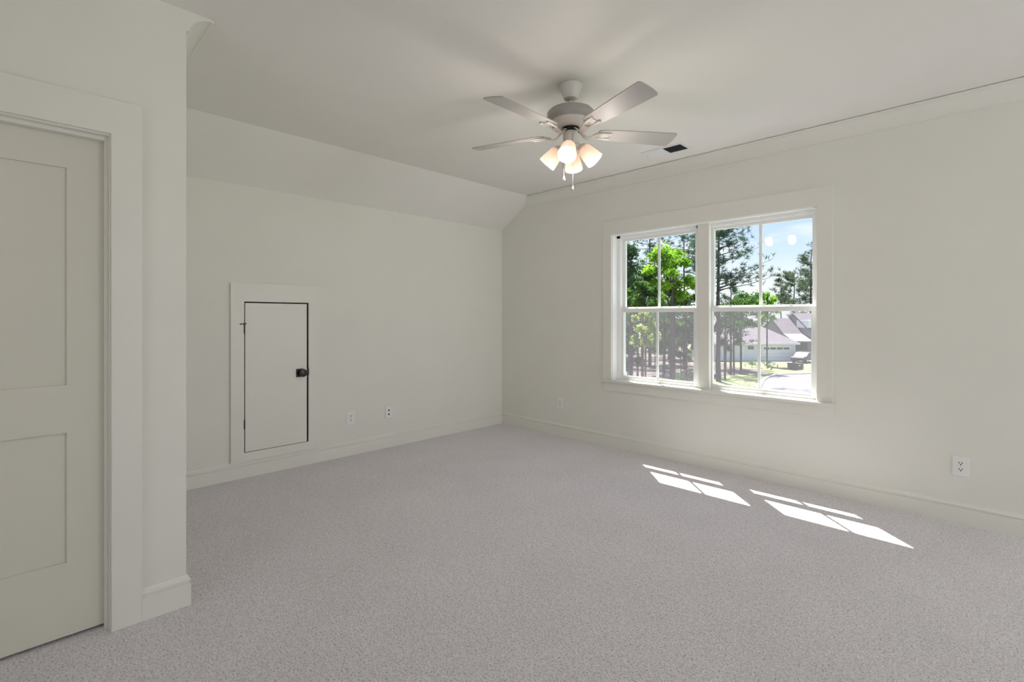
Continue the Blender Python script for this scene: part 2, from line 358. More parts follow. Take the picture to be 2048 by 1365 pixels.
# knob set
m = MB(); ky, kz = 1.736, .822
m.box(.017, .023, ky-.044-o3.y, ky+.020-o3.y, kz-.036-o3.z, kz+.036-o3.z)
rs = m.build('rosette', BLACK, d2, .003)
m = MB(); m.lathe([(.014, 0), (.013, .012), (.018, .017), (.031, .022), (.035, .032), (.033, .042), (.024, .047), (.001, .048)], (.020, ky+.004-o3.y, kz-o3.z), (1, 0, 0), 32)
m.build('knob', BLACK, rs, smooth=True)
m = MB(); m.box(.003, .0205, AY1-.014-o3.y, AY1+.004-o3.y, kz-.026-o3.z, kz+.032-o3.z); m.build('latch', BLACK, d2, .001)

# ------------------------------------------------------------------ outlets
def outlet(wall, a, z, wd, ht, label, ports='duplex'):
    # built in local frame: x to the right, y out of the wall, then turned on to its wall
    if wall == 'far': root = empty('outlet', (a, YF, z), R(180))
    else: root = empty('outlet', (XL, a, z), R(-90))
    tag(root, label, 'outlet', 'duplex outlets in white wall plates' if ports == 'duplex' else None)
    MB().box(-wd/2, wd/2, 0, .006, -ht/2, ht/2).build('faceplate', PLATE, root, .0025, segs=3)
    for s in (1, -1):
        zc = s*.0195
        if ports == 'duplex':
            pr = [Vector((.0165*math.cos(t)*1.0, 0, max(-.0125, min(.0125, .0170*math.sin(t))))) for t in [2*math.pi*k/32 for k in range(32)]]
            r = MB().poly([(p.x, .005, zc+p.z) for p in pr], (0, .0025, 0)).build('receptacle', PLATE, root, .0006)
            sl = MB().box(-.0090, -.0052, .0068, .0079, zc-.001, zc+.0090); sl.box(.0050, .0088, .0068, .0079, zc-.001, zc+.0080)
            sl.lathe([(.0038, 0), (.0038, .0011)], (0, .0068, zc-.0068), (0, 1, 0), 14)
            sl.build('slot', GAPM, r)
        else:
            r = MB().lathe([(.0135, 0), (.0135, .003), (.010, .004)], (0, .005, zc), (0, 1, 0), 24).build('port_ring', PLATE, root, smooth=True)
            MB().lathe([(.0082, 0), (.0082, .001)], (0, .0085, zc), (0, 1, 0), 20).build('port', GAPM, r)
    MB().lathe([(.0032, 0), (.0028, .0012)], (0, .0058, 0), (0, 1, 0), 14).build('screw', NICKEL, root)
    return root
outlet('far', -.170, .364, .080, .124, 'white duplex outlet in an oversized plate low on the wall right of the window')
outlet('far', -3.433, .361, .070, .114, 'white duplex outlet low on the window wall between room corner and window')
outlet('left', 2.207, .352, .084, .134, 'white duplex outlet on the left wall, the one nearer the small access door')
outlet('left', 2.615, .352, .074, .122, 'white wall plate with two round dark ports, nearer the room corner on the left wall', 'port')

# ------------------------------------------------------------------ the double window
w1 = st(empty('window_1', ((OX0+OX1)/2, YF, OZ0)), 'white double-hung double window with flat casing, stool and apron', 'window')
O = w1.location
def wb(name, m, boxes, parent=w1, bevel=.0015):
    mb = MB()
    for q in boxes: mb.box(q[0]-O.x, q[1]-O.x, q[2]-O.y, q[3]-O.y, q[4]-O.z, q[5]-O.z)
    return mb.build(name, m, parent, bevel)
YS = YF+.076                                        # inner face of the vinyl frame
CW = .097; ZST = .680
cas(w1, 'casing', TRIM, [(OX0-CW, YF, ZST), (OX0-CW, YF, 2.28), (OX1+CW, YF, 2.28), (OX1+CW, YF, ZST), (OX1-.004, YF, ZST), (OX1-.004, YF, OZ1-.004), (OX0+.004, YF, OZ1-.004), (OX0+.004, YF, ZST)], (0, -.017, 0))
wb('stool', TRIM, [(OX0-CW-.014, OX1+CW+.012, YF-.046, YF, ZST-.022, ZST), (OX0+.001, OX1-.001, YF-.001, YS+.012, ZST-.022, ZST)], bevel=.004)
wb('apron', TRIM, [(OX0-CW+.012, OX1+CW-.002, YF-.016, YF, .570, ZST-.022)], bevel=.002)
XM0, XM1 = -1.886, -1.790                           # centre mullion
wb('jamb_extension', VINYL, [(OX0, OX0+.012, YF-.001, YS, ZST, OZ1), (OX1-.012, OX1, YF-.001, YS, ZST, OZ1), (OX0, OX1, YF-.001, YS, OZ1-.012, OZ1)], bevel=.001)
wb('mullion', TRIM, [(XM0, XM1, YF+.030, YS-.001, ZST, OZ1-.012), (-1.912, -1.820, YS-.001, YS+.074, ZST, OZ1-.012)], bevel=.002)
# clear frame edges and sash edges of the two units
units = ((OX0+.012, -1.912, -2.718, -1.914), (-1.820, OX1-.012, -1.818, -.983))
for (a, b_, x0, x1) in units:
    wb('window_frame', VINYL, [(a-.011, max(x0+.004, a+.012), YS-.002, YS+.074, ZST, OZ1-.001), (min(x1-.004, b_-.012), b_+.011, YS-.002, YS+.074, ZST, OZ1-.001), (a, b_, YS-.002, YS+.074, OZ1-.038, OZ1-.001), (a, b_, YS, YS+.074, ZST-.022, ZST+.004),])
    sw = .038
    ZM = 1.362                                      # top of lower glass
    # lower sash, inner track
    ya, yb = YS+.004, YS+.036
    lo = wb('lower_sash', VINYL, [(x0, x0+sw, ya, yb, ZST+.004, ZM+.036), (x1-sw, x1, ya, yb, ZST+.004, ZM+.036), (x0+sw, x1-sw, ya, yb, ZST+.004, .722), (x0+sw, x1-sw, ya, yb, ZM-.002, ZM+.036),
                                  (x0+sw, x1-sw, ya-.006, ya, .700, .706)], bevel=.002)
    xm = (x0+x1)/2
    wb('muntin', VINYL, [(xm-.0105, xm+.0105, ya+.009, yb-.007, .720, ZM)], lo, .001)
    wb('pane', GLASS, [(x0+sw-.004, x1-sw+.004, ya+.013, ya+.017, .718, ZM+.002)], lo, 0)
    for q in (.22, .78):
        xx = x0+(x1-x0)*q
        lk = MB(); lk.box(xx-.026-O.x, xx+.026-O.x, ya+.003-O.y, yb-.004-O.y, ZM+.036-O.z, ZM+.042-O.z)
        lk.box(xx-.012-O.x, xx+.018-O.x, ya+.006-O.y, yb-.009-O.y, ZM+.042-O.z, ZM+.050-O.z); lk.build('sash_lock', VINYL, lo, .002)
    # upper sash, outer track
    ya, yb = YS+.040, YS+.072
    up = wb('upper_sash', VINYL, [(x0, x0+sw, ya, yb, ZM+.010, OZ1-.034), (x1-sw, x1, ya, yb, ZM+.010, OZ1-.034), (x0+sw, x1-sw, ya, yb, ZM+.010, ZM+.050), (x0+sw, x1-sw, ya, yb, OZ1-.064, OZ1-.034)], bevel=.002)
    wb('muntin', VINYL, [(xm-.0105, xm+.0105, ya+.009, yb-.007, ZM+.05, OZ1-.062)], up, .001)
    wb('pane', GLASS, [(x0+sw-.004, x1-sw+.004, ya+.013, ya+.017, ZM+.046, OZ1-.060)], up, 0)
    sc = wb('insect_screen', VINYL, [(x0, x0+.016, yb+.006, yb+.014, ZST+.004, ZM+.03), (x1-.016, x1, yb+.006, yb+.014, ZST+.004, ZM+.03), (x0+.016, x1-.016, yb+.006, yb+.014, ZST+.004, ZST+.02), (x0+.016, x1-.016, yb+.006, yb+.014, ZM+.014, ZM+.03)], w1, .001)
    mm = MB(); yy = yb+.010-O.y
    mm.add([(x0+.014-O.x, yy, ZST+.018-O.z), (x1-.014-O.x, yy, ZST+.018-O.z), (x1-.014-O.x, yy, ZM+.016-O.z), (x0+.014-O.x, yy, ZM+.016-O.z)], [(0, 1, 2, 3)])
    tag(mm.build('mesh', SCREEN, sc), 'fine grey insect mesh')

# ------------------------------------------------------------------ ceiling fan
FX, FY = -1.828, 2.336
fan = empty('ceiling_fan', (FX, FY, ZC)); tag(fan, 'white five-blade ceiling fan with four lit frosted shades, hanging from the ceiling', 'ceiling fan')
MB().lathe([(.070, -.002), (.070, -.012), (.066, -.022), (.047, -.072), (.040, -.084), (.022, -.088)], seg=56).build('canopy', FANP, fan, smooth=True)
MB().lathe([(.013, -.070), (.013, -.165)], seg=24).build('downrod', FANP, fan, smooth=True)
MB().lathe([(.020, -.085), (.022, -.090), (.018, -.094), (.013, -.096)], seg=28).build('rod_collar', FAND, fan, smooth=True)
MB().lathe([(.020, -.145), (.060, -.147), (.105, -.152), (.130, -.159), (.140, -.170), (.141, -.198), (.138, -.206), (.121, -.217), (.117, -.221)], seg=72).build('motor_housing', FAND, fan, smooth=True)
MB().lathe([(.117, -.219), (.110, -.231), (.101, -.245), (.085, -.255), (.074, -.259), (.060, -.260)], seg=72).build('housing_skirt', FANP, fan, smooth=True)
tag(MB().lathe([(.052, -.256), (.052, -.282), (.030, -.284)], seg=40).build('rotor', GAPM, fan, smooth=True), 'near-black ring painted as the shaded gap where the blades turn')  # solid ring, its black stands for shade below the motor
ANG0 = -89
for k in range(5):
    ang = R(ANG0+72*k); rd = Vector((math.cos(ang), math.sin(ang), 0)); ta = Vector((-math.sin(ang), math.cos(ang), 0)); U = Vector((0, 0, 1))
    pt = R(12); wv = ta*math.cos(pt)-U*math.sin(pt); nv = wv.cross(rd).normalized()
    if nv.z < 0: nv = -nv
    zb = -.290
    def P(r, s, h=0): return rd*r+wv*s+nv*h+Vector((0, 0, zb))
    outl = []
    for r, hw in ((.168, .034), (.178, .046), (.21, .052), (.35, .060), (.50, .066), (.630, .070)): outl.append((r, hw))
    tip = [(.646, .070), (.655, .060), (.664, .020), (.666, -.020), (.664, -.058), (.656, -.069)]
    ring = [(r, hw) for r, hw in outl]+tip+[(r, -hw) for i, (r, hw) in reversed(list(enumerate(outl)))]
    MB().poly([P(r, s) for r, s in ring], nv*.006).build('blade', BLADE, fan, .0012)
    ir = MB()                                      # blade iron: swan neck arm and two prongs under the blade
    def Q(r, s, z): return rd*r+wv*s+Vector((0, 0, z))
    arm = [(.040, -.274), (.060, -.280), (.085, -.306), (.105, -.314), (.130, -.309), (.155, -.302)]
    rings = []
    for i, (r, z) in enumerate(arm):
        hw = (.011, .011, .013, .016, .020, .024)[i]
        c0 = rd*r+Vector((0, 0, z))
        rings.append([c0+wv*hw+U*.003, c0-wv*hw+U*.003, c0-wv*hw-U*.003, c0+wv*hw-U*.003])
    ir.sweep(rings)
    for s in (1, -1):
        pts = [P(.135, .010*s, -.010), P(.165, .022*s, -.008), P(.20, .027*s, -.006), P(.250, .027*s, -.006)]
        ir.tube(pts, [.006, .006, .0058, .0065], 10)
    ir.poly([P(.15, .022, -.004), P(.15, -.022, -.004), P(.235, -.028, -.004), P(.235, .028, -.004)], nv*.004)
    iro = ir.build('blade_iron', FANP, fan, smooth=True)
    for r, s in ((.185, 0), (.225, .014), (.225, -.014)): MB().lathe([(.006, 0), (.005, .0025), (.001, .003)], P(r, s, -.004), -nv, 12).build('screw', NICKEL, iro, smooth=True)
# switch housing and light kit
MB().lathe([(.030, -.280), (.044, -.284), (.047, -.292), (.047, -.350), (.044, -.358), (.036, -.364), (.058, -.368), (.062, -.374), (.058, -.384), (.030, -.394), (.008, -.398)], seg=56).build('switch_housing', FANP, fan, smooth=True)
BULB = mat('lit_bulb', (1, .9, .8), .5, emis=((1, .90, .80), 2.2), noise=(20, .01))
for k in range(4):
    ang = R(-60+90*k); rd = Vector((math.cos(ang), math.sin(ang), 0)); ti = R(42)
    ax = (rd*math.sin(ti)+Vector((0, 0, -math.cos(ti)))).normalized()
    so = rd*.060+Vector((0, 0, -.372))
    ho = MB(); ho.tube([rd*.035+Vector((0, 0, -.370)), rd*.050+Vector((0, 0, -.368)), so+ax*.004], .012, 16)
    ho.lathe([(.012, -.006), (.020, 0), (.026, .006), (.028, .018), (.027, .026)], so, ax, 32)
    sock = ho.build('lamp_socket', FANP, fan, smooth=True)
    gl = MB(); prof = [(.024, .020), (.034, .023), (.041, .034), (.046, .065), (.052, .100), (.055, .128)]
    inner = [(r-.003, h) for r, h in reversed(prof)]; inner[-1] = (.021, .0245)
    gl.lathe(prof+inner+[prof[0]], so, ax, 48, caps=False)
    gl.build('lamp_shade', SHADE, fan, smooth=True)
    bl = MB(); bl.lathe([(.012, .022), (.013, .035), (.020, .048), (.0265, .062), (.029, .074), (.0265, .087), (.020, .097), (.010, .102), (.001, .103)], so, ax, 28)
    bl.build('bulb', BULB, fan, smooth=True)
    pl = bpy.data.lights.new('bulb_light', 'POINT'); pl.energy = 2.8; pl.color = (1, .92, .85); pl.shadow_soft_size = .038
    po = bpy.data.objects.new('bulb_light', pl); COL.objects.link(po); po.parent = fan; po.location = so+ax*.165
rv = Vector((CN, SN, 0)); fv = Vector((-SN, CN, 0))                  # to the right and away, as seen
for off, z0, z1 in ((rv*-.042+fv*-.028, -.300, -.550), (rv*.008+fv*-.050, -.310, -.615)):
    ch = MB(); ch.tube([off+Vector((0, 0, z0)), off+Vector((0, 0, z1))], .0014, 8)
    for i in range(int((z0-z1)/.006)): ch.lathe([(.0006, -.0018), (.0020, 0), (.0006, .0018)], off+Vector((0, 0, z0-i*.006)), (0, 0, 1), 6)
    co_ = ch.build('pull_chain', NICKEL, fan, smooth=True)
    MB().lathe([(.001, 0), (.003, -.003), (.0035, -.010), (.0065, -.020), (.0075, -.028), (.006, -.034), (.001, -.037)], off+Vector((0, 0, z1)), seg=20).build('chain_fob', NICKEL, co_, smooth=True)

# ------------------------------------------------------------------ ceiling vent
vt = empty('ceiling_vent', (-1.975, 3.815, ZC), 0); tag(vt, 'white metal air register in the ceiling between fan and window wall', 'vent')
V = MB(); hx, hy = .185, .098
V.box(-hx, hx, -hy, -hy+.026, -.006, -.0005); V.box(-hx, hx, hy-.026, hy, -.006, -.0005); V.box(-hx, -hx+.028, -hy+.026, hy-.026, -.006, -.0005); V.box(hx-.028, hx, -hy+.026, hy-.026, -.006, -.0005)
V.box(-.004, .004, -hy+.026, hy-.026, -.008, -.0005)
V.build('vent_frame', PLATE, vt, .0015)
MB().box(-hx+.027, hx-.027, -hy+.025, hy-.025, -.0012, -.0004).build('dark_duct_sheet', VENTD, vt)  # flat dark sheet, its colour stands for the unlit duct
for nm, x0, x1, tilt, mm in (('louvres', -hx+.028, -.004, -.008, PLATE), ('louvres', .004, hx-.028, .006, VENTD)):  # right bank coloured dark to stand for shade between its slats
    L = MB(); n = 12
    for i in range(n):
        x = x0+(i+.5)*(x1-x0)/n
        L.poly([(x-tilt, -hy+.026, -.0015), (x+tilt, -hy+.026, -.010), (x+tilt+.0012, -hy+.026, -.010), (x-tilt+.0012, -hy+.026, -.0015)], (0, 2*hy-.052, 0))
    L.build(nm, mm, vt)
MB().box(-hx+.006, -hx+.012, -.01, .01, -.016, -.006).build('lever', PLATE, vt, .001)

# ================================================================== OUTSIDE
GZ = -4.6
GRASS = mat('lawn_grass', (.14, .18, .06), .95, noise=(.5, .22), bump=(3, .5, .1), col2=(.19, .22, .09))
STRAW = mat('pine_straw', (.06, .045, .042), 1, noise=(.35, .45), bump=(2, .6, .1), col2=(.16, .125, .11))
ASPH = mat('pale_asphalt', (.125, .115, .135), .95, noise=(.6, .06), bump=(8, .2, .02))
CONC = mat('concrete', (.30, .285, .275), .9, noise=(1, .06))
SIDING = mat('white_siding', (.72, .73, .80), .8, noise=(1, .03))
SIDG = mat('grey_siding', (.22, .20, .23), .85, noise=(1, .05))
ROOF = mat('shingle_roof', (.105, .085, .105), .9, noise=(2.5, .2), bump=(5, .4, .05))
ROOFM = mat('pale_roof', (.19, .165, .17), .8, noise=(2, .08))
GWHITE = mat('painted_white', (.86, .86, .88), .6, noise=(1, .02))
DGLASS = mat('dark_glass', (.02, .024, .035), .5, noise=(1, .1))
BARK = mat('bark', (.075, .06, .055), .95, noise=(4, .35), bump=(6, .8, .05))
CARP = mat('car_paint', (.02, .02, .024), .45, noise=(3, .05))
TYRE = mat('tyre_rubber', (.02, .02, .02), .9, noise=(9, .2))
GREENBOX = mat('utility_box_green', (.035, .04, .04), .6, noise=(4, .1))
LBRIGHT = leaf_mat('spring_leaves', (.10, .24, .02), (.30, .50, .05), .55)
LMID = leaf_mat('mid_leaves', (.035, .09, .025), (.12, .22, .05), .45)
LDARK = leaf_mat('evergreen_leaves', (.03, .065, .032), (.10, .17, .075), .3)
LPINE = leaf_mat('pine_needles', (.03, .065, .045), (.10, .155, .10), .3)
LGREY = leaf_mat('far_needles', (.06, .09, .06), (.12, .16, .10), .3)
LYEL = leaf_mat('yellow_leaves', (.16, .24, .05), (.42, .50, .14), .55)

def quad_sheet(name, pts, z, m, th=.05, label=None, cat=None):
    o = MB().poly([(p.x, p.y, z-th) for p in pts], (0, 0, th)).build(name, m)
    return st(o, label, cat)
st(MB().box(-190, 60, 12, 230, GZ-1, GZ).build('lawn', GRASS), 'sunlit green lawn below the window', 'lawn')
G = lambda x, y: ground_at(x, y, GZ)
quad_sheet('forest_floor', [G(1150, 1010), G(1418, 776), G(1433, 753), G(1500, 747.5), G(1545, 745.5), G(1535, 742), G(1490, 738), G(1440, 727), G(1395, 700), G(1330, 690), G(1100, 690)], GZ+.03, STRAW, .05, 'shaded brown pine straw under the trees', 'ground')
road = [G(1424, 812), G(1512, 785), G(1521, 779), G(1526, 770), G(1529, 763), G(1536, 757), G(1550, 752.5), G(1575, 750), G(1610, 749), G(1680, 748), G(1760, 755), G(1800, 900), G(1500, 900)]
quad_sheet('road', road, GZ+.03, ASPH, .05, 'pale grey cul-de-sac pavement curving below the window', 'road')
cb = MB(); rp = road[:10]
for i in range(len(rp)-1):
    a, b_ = rp[i], rp[i+1]; cen = Vector((G(1640, 800).x, G(1640, 800).y, 0))
    def off(p, dd): q = Vector((p.x, p.y, 0)); return q+(q-cen).normalized()*dd
    cb.poly([(*off(a, .0).xy, GZ), (*off(b_, .0).xy, GZ), (*off(b_, .75).xy, GZ), (*off(a, .75).xy, GZ)], (0, 0, .1))
st(cb.build('curb', CONC), 'white concrete curb around the cul-de-sac', 'curb')
quad_sheet('driveway', [G(1440, 724.8), G(1700, 727), G(1700, 722), G(1440, 720.5)], GZ+.03, CONC, .05, 'bright concrete driveway in front of the garage', 'driveway')

# houses, in a frame turned like the view: x right, y away
ROT = math.atan2(SN, CN)
def house(name, label, cat='house'):
    return tag(empty(name, (0, 0, GZ), ROT), label, cat)
def hx_(px, D): return (px-CX)/F_PX*D
def hz(py, D): return EYE-(py-CY)/F_PX*D-GZ
h1 = house('garage_house', 'pale house with a hip roof and a white double garage door facing the lawn')
D = 66.; xa, xb = hx_(1432, D), hx_(1590, D); ez = hz(685.5, D)
MB().box(xa, xb, D, D+9, 0, ez).build('wall', SIDING, h1)
rf = MB(); e0 = ez-.05; X0, X1, Y0, Y1 = xa-.5, xb+.4, D-.5, D+9.5; rz = hz(655, D+4.5); RX0, RX1 = X0+4.6, hx_(1527, D+4.5)
rf.add([(X0, Y0, e0), (X1, Y0, e0), (X1, Y1, e0), (X0, Y1, e0), (RX0, D+4.5, rz), (RX1, D+4.5, rz)], [(0, 1, 5, 4), (1, 2, 5), (2, 3, 4, 5), (3, 0, 4), (3, 2, 1, 0)])
rf.build('roof', ROOF, h1)
MB().box(X0, X1, Y0-.06, Y0, e0-.22, e0+.03).build('fascia', GWHITE, h1)
gx0, gx1, gz1 = hx_(1526, D), hx_(1579, D), hz(693, D)
MB().box(gx0-.16, gx0, D-.08, D, 0, gz1+.16).box(gx1, gx1+.16, D-.08, D, 0, gz1+.16).box(gx0, gx1, D-.08, D, gz1, gz1+.16).build('garage_trim', GWHITE, h1)
gd = MB().box(gx0, gx1, D-.05, D, 0, gz1).build('garage_door', GWHITE, h1)
for i in range(4):
    x = gx0+(i+.5)*(gx1-gx0)/4; MB().box(x-.38, x+.38, D-.07, D-.04, gz1-.42, gz1-.16).build('door_window', DGLASS, gd)
gl_ = MB()
for i in range(1, 4): gl_.box(gx0, gx1, D-.056, D-.05, i*gz1/4-.012, i*gz1/4+.012)
tag(gl_.build('panel_seam', SIDG, gd), None)
for px in (1498.5, 1504.5):
    x = hx_(px, D); MB().box(x-.17, x+.17, D-.04, D, hz(699.5, D), hz(692.5, D)).build('window', DGLASS, h1)
MB().box(hx_(1485, D)-.1, hx_(1485, D)+.1, D-.05, D, 0, ez).build('corner_board', GWHITE, h1)

h2 = house('gabled_house', 'purplish grey house with tall gabled roofs behind the garage at right')
def gable(xl, xr, yr, zr_, yf, zf, yb_, zb_, m, name, th=.25):
    q = MB()
    q.poly([(xl, yf, zf), (xl, yr, zr_), (xl, yb_, zb_), (xl, yb_, zb_-th), (xl, yr, zr_-th), (xl, yf, zf-th)], (xr-xl, 0, 0)); return q.build(name, m, h2)
yr = 80.; xl = hx_(1545, yr); zr1 = hz(637, yr); ym = 76.4; zm = hz(668, ym); yfm = 73.7; zfm = hz(683, yfm); xj = 45.6
gable(xl-.2, xj, yr, zr1, ym, zm, 86.5, zfm, ROOF, 'roof')
MB().poly([(xl-.2, yfm, zfm), (xl-.2, ym, zm), (xl-.2, ym, zm-.2), (xl-.2, yfm, zfm-.2)], (xj+8-xl, 0, 0)).build('porch_roof', ROOFM, h2)
MB().poly([(xl, 74.6, 0), (xl, 74.6, zfm+.05), (xl, ym, zm-.2), (xl, yr, zr1-.2), (xl, 86, zfm), (xl, 86, 0)], (xj-xl+.2, 0, 0)).build('wall', SIDG, h2)
yr2 = 79.; zr2 = hz(627, yr2); zf2 = hz(664, 74.3)
gable(xj-.2, xj+13, yr2, zr2, 74.2, zf2, 86, zf2-1.6, ROOF, 'roof')
MB().poly([(xj, 74.6, 0), (xj, 74.6, zf2-.1), (xj, yr2, zr2-.2), (xj, 85.8, zf2-1.8), (xj, 85.8, 0)], (12.8, 0, 0)).build('wall', SIDG, h2)
dx = hx_(1612, 75.5); MB().box(dx, dx+2.2, 74.9, 78, hz(656, 75.5), hz(641, 75.5)).build('dormer', GWHITE, h2)
wx = hx_(1603, 74.6)
MB().box(wx-.9, wx+.9, 74.52, 74.62, .9, 2.1).build('window', DGLASS, h2)
MB().box(xl+.0, xl+.2, 73.9, 74.1, 0, zfm-.1).build('porch_post', GWHITE, h2)

# dark car parked on the driveway
car = empty('car', (*at(1610, 64, GZ).xy, GZ+.02), ROT+R(35)); tag(car, 'dark parked car on the driveway beside the white garage door', 'car')
prof = [(-2.15, .30), (-2.2, .62), (-2.05, .78), (-1.3, .88), (-.75, 1.28), (-.3, 1.36), (.6, 1.36), (1.05, 1.27), (1.55, .95), (2.05, .86), (2.2, .66), (2.2, .32)]
MB().poly([(x, -.85, z) for x, z in prof], (0, 1.7, 0)).build('body', CARP, car, .08, segs=3)
for s in (-1, 1):
    yy = .852*s
    MB().poly([(x, yy, z) for x, z in ((-1.1, .92), (-.68, 1.24), (-.05, 1.30), (-.05, .92))], (0, .012*s, 0)).build('side_window', DGLASS, car)
    MB().poly([(x, yy, z) for x, z in ((.05, .92), (.05, 1.30), (.60, 1.30), (.98, 1.20), (1.35, .94))], (0, .012*s, 0)).build('side_window', DGLASS, car)
    for x in (-1.35, 1.35):
        wl = MB().lathe([(.24, -.1), (.32, -.09), (.33, 0), (.32, .09), (.24, .1)], (x, .80*s, .32), (0, 1, 0), 24).build('wheel', TYRE, car, smooth=True)
        MB().lathe([(.19, -.01), (.17, .01), (.02, .02)], (x, .90*s, .32), (0, s, 0), 16).build('hubcap', NICKEL, wl, smooth=True)
MB().poly([(-1.25, -.7, .905), (-.74, -.66, 1.275), (-.74, .66, 1.275), (-1.25, .7, .905)], (-.02, 0, .02)).build('windshield', DGLASS, car)

p = at(1590, 55.5, GZ)
ub = empty('utility_box', (p.x, p.y, GZ), ROT); tag(ub, 'squat dark green utility cabinet on the lawn beside the pavement', 'utility box')
MB().box(-.60, .60, -.5, .5, 0, .62).build('cabinet', GREENBOX, ub, .03); MB().box(-.64, .64, -.54, .54, .60, .70).build('lid', GREENBOX, ub, .03)
MB().box(.1, .35, -.515, -.5, .42, .50).build('sticker', GWHITE, ub)
p = at(1605.5, 56, GZ); pb = MB().lathe([(.09, 0), (.09, .55), (.06, .62)], (p.x, p.y, GZ), seg=14).build('marker_post', SIDG); tag(pb, 'short grey marker post right of the utility cabinet', 'post')
p = at(1555, 56.5, GZ); pb = MB().lathe([(.06, 0), (.06, .40), (.04, .45)], (p.x, p.y, GZ), seg=14).build('marker_post', SIDG); tag(pb, 'thin short post on the lawn left of the utility cabinet', 'post')

# ---- plants
def leaf_cloud(mb, c, rx, ry, rz_, n, size, shell=.55):
    for _ in range(n):
        while True:
            v = Vector((random.gauss(0, 1), random.gauss(0, 1), random.gauss(0, 1)))
            if v.length > .01: break
        v.normalize(); rr = shell+(1-shell)*random.random()
        q = Vector((c[0]+v.x*rx*rr, c[1]+v.y*ry*rr, c[2]+v.z*rz_*rr))
        a = Vector((random.gauss(0, 1), random.gauss(0, 1), random.gauss(0, 1))).normalized(); b_ = a.orthogonal().normalized()
        b_ = (Matrix.Rotation(random.random()*6.28, 3, a) @ b_); s = size*random.uniform(.6, 1.3)
        mb.add([q-a*s, q-b_*s*.5, q+a*s, q+b_*s*.5+a.cross(b_)*s*.25], [(0, 1, 2, 3)])
def tuft(mb, c, n, L, wd, up=.5):
    for _ in range(n):
        d = Vector((random.gauss(0, 1), random.gauss(0, 1), random.gauss(0, .8)+up)).normalized()
        s = d.orthogonal().normalized()*wd; s = Matrix.Rotation(random.random()*6.28, 3, d) @ s; l = L*random.uniform(.7, 1.2)
        mb.add([c-s, c+s, c+d*l+s*.4, c+d*l-s*.4], [(0, 1, 2, 3)])
def tree_root(name, px, depth, label, cat='tree', group=None):
    p = at(px, depth, GZ); return tag(empty(name, (p.x, p.y, GZ)), label, cat, group)
def zpx(py, depth): return EYE-(py-CY)/F_PX*depth-GZ       # height above ground of image row py at that distance
def pine(px, depth, top, bottom, spread, label, n=30, m=None, tr=.2, lean=0, name='pine_tree', dens=8):
    root = tree_root(name, px, depth, label); H = zpx(top, depth); hb = zpx(bottom, depth)
    tk = MB(); pts = [(lean*(i/8)**2+random.uniform(-.05, .05), random.uniform(-.05, .05), H*i/8) for i in range(9)]
    tk.tube(pts, [tr*(1-.78*i/8) for i in range(9)], 10); br = tk; fl = MB()
    for i in range(n):
        u = (i+random.random()*.8)/n; z = hb+(H-hb)*u; L = spread*(1-.6*u**1.8)*random.uniform(.45, 1.1); a = random.random()*6.28
        d = Vector((math.cos(a), math.sin(a), 0)); base = Vector((lean*(z/H)**2, 0, z)); rise = random.uniform(-.05, .35)
        pp = [base, base+d*L*.5+Vector((0, 0, L*.5*rise)), base+d*L+Vector((0, 0, L*rise*1.3+.15))]
        br.tube(pp, [.045*tr/.2, .03, .012], 5)
        for k in range(dens):
            f = .35+.65*(k+random.random())/dens
            c = pp[0].lerp(pp[1], f*2) if f < .5 else pp[1].lerp(pp[2], f*2-1)
            c = c+Vector((random.gauss(0, .22), random.gauss(0, .22), random.gauss(.08, .14)))*(L*.35+.2)
            tuft(fl, c, 11, .34*max(1, depth/52), .022*max(1, depth/52))
    tk.build('trunk', BARK, root, smooth=True); fl.build('foliage', m or LPINE, root)
    return root
def broadleaf(px, depth, top, bottom, halfw, label, m, n=4000, size=.16, tr=.16, name='leafy_tree', blobs=18, stems=1, sparse=.25):
    root = tree_root(name, px, depth, label); H = zpx(top, depth); hb = max(.1, zpx(bottom, depth)); cz = (H+hb)/2; hr = (H-hb)/2
    tk = MB(); fl = MB()
    cs = []
    for i in range(blobs):
        a = random.random()*6.28; rr = random.random()**.5*.80; h = random.uniform(-.82, .82); k = math.sqrt(1-h*h)
        cs.append(Vector((math.cos(a)*rr*halfw*k, math.sin(a)*rr*halfw*k, cz+h*hr)))
    cs.append(Vector((0, 0, cz+hr*.62)))
    for i in range(stems):
        o = Vector((random.uniform(-.5, .5), random.uniform(-.5, .5), 0)) if stems > 1 else Vector((0, 0, 0))
        tk.tube([o, o*1.2+Vector((0, 0, hb*.9+.2)), o*1.5+Vector((.1, 0, cz)), o*1.5+Vector((0, 0, cz+hr*.6))], [tr, tr*.8, tr*.5, tr*.15], 9)
    for c_ in cs:
        tk.tube([Vector((0, 0, max(.2, min(c_.z-hr*.35, cz*.8)))), c_*.5+Vector((0, 0, c_.z*.45)), c_], [tr*.35, tr*.22, .015], 5)
        s = random.uniform(.20, .36)
        leaf_cloud(fl, c_, halfw*s, halfw*s, hr*s*.8, n//len(cs), size, sparse)
    tk.build('trunk', BARK, root, smooth=True); fl.build('foliage', m, root)
    return root
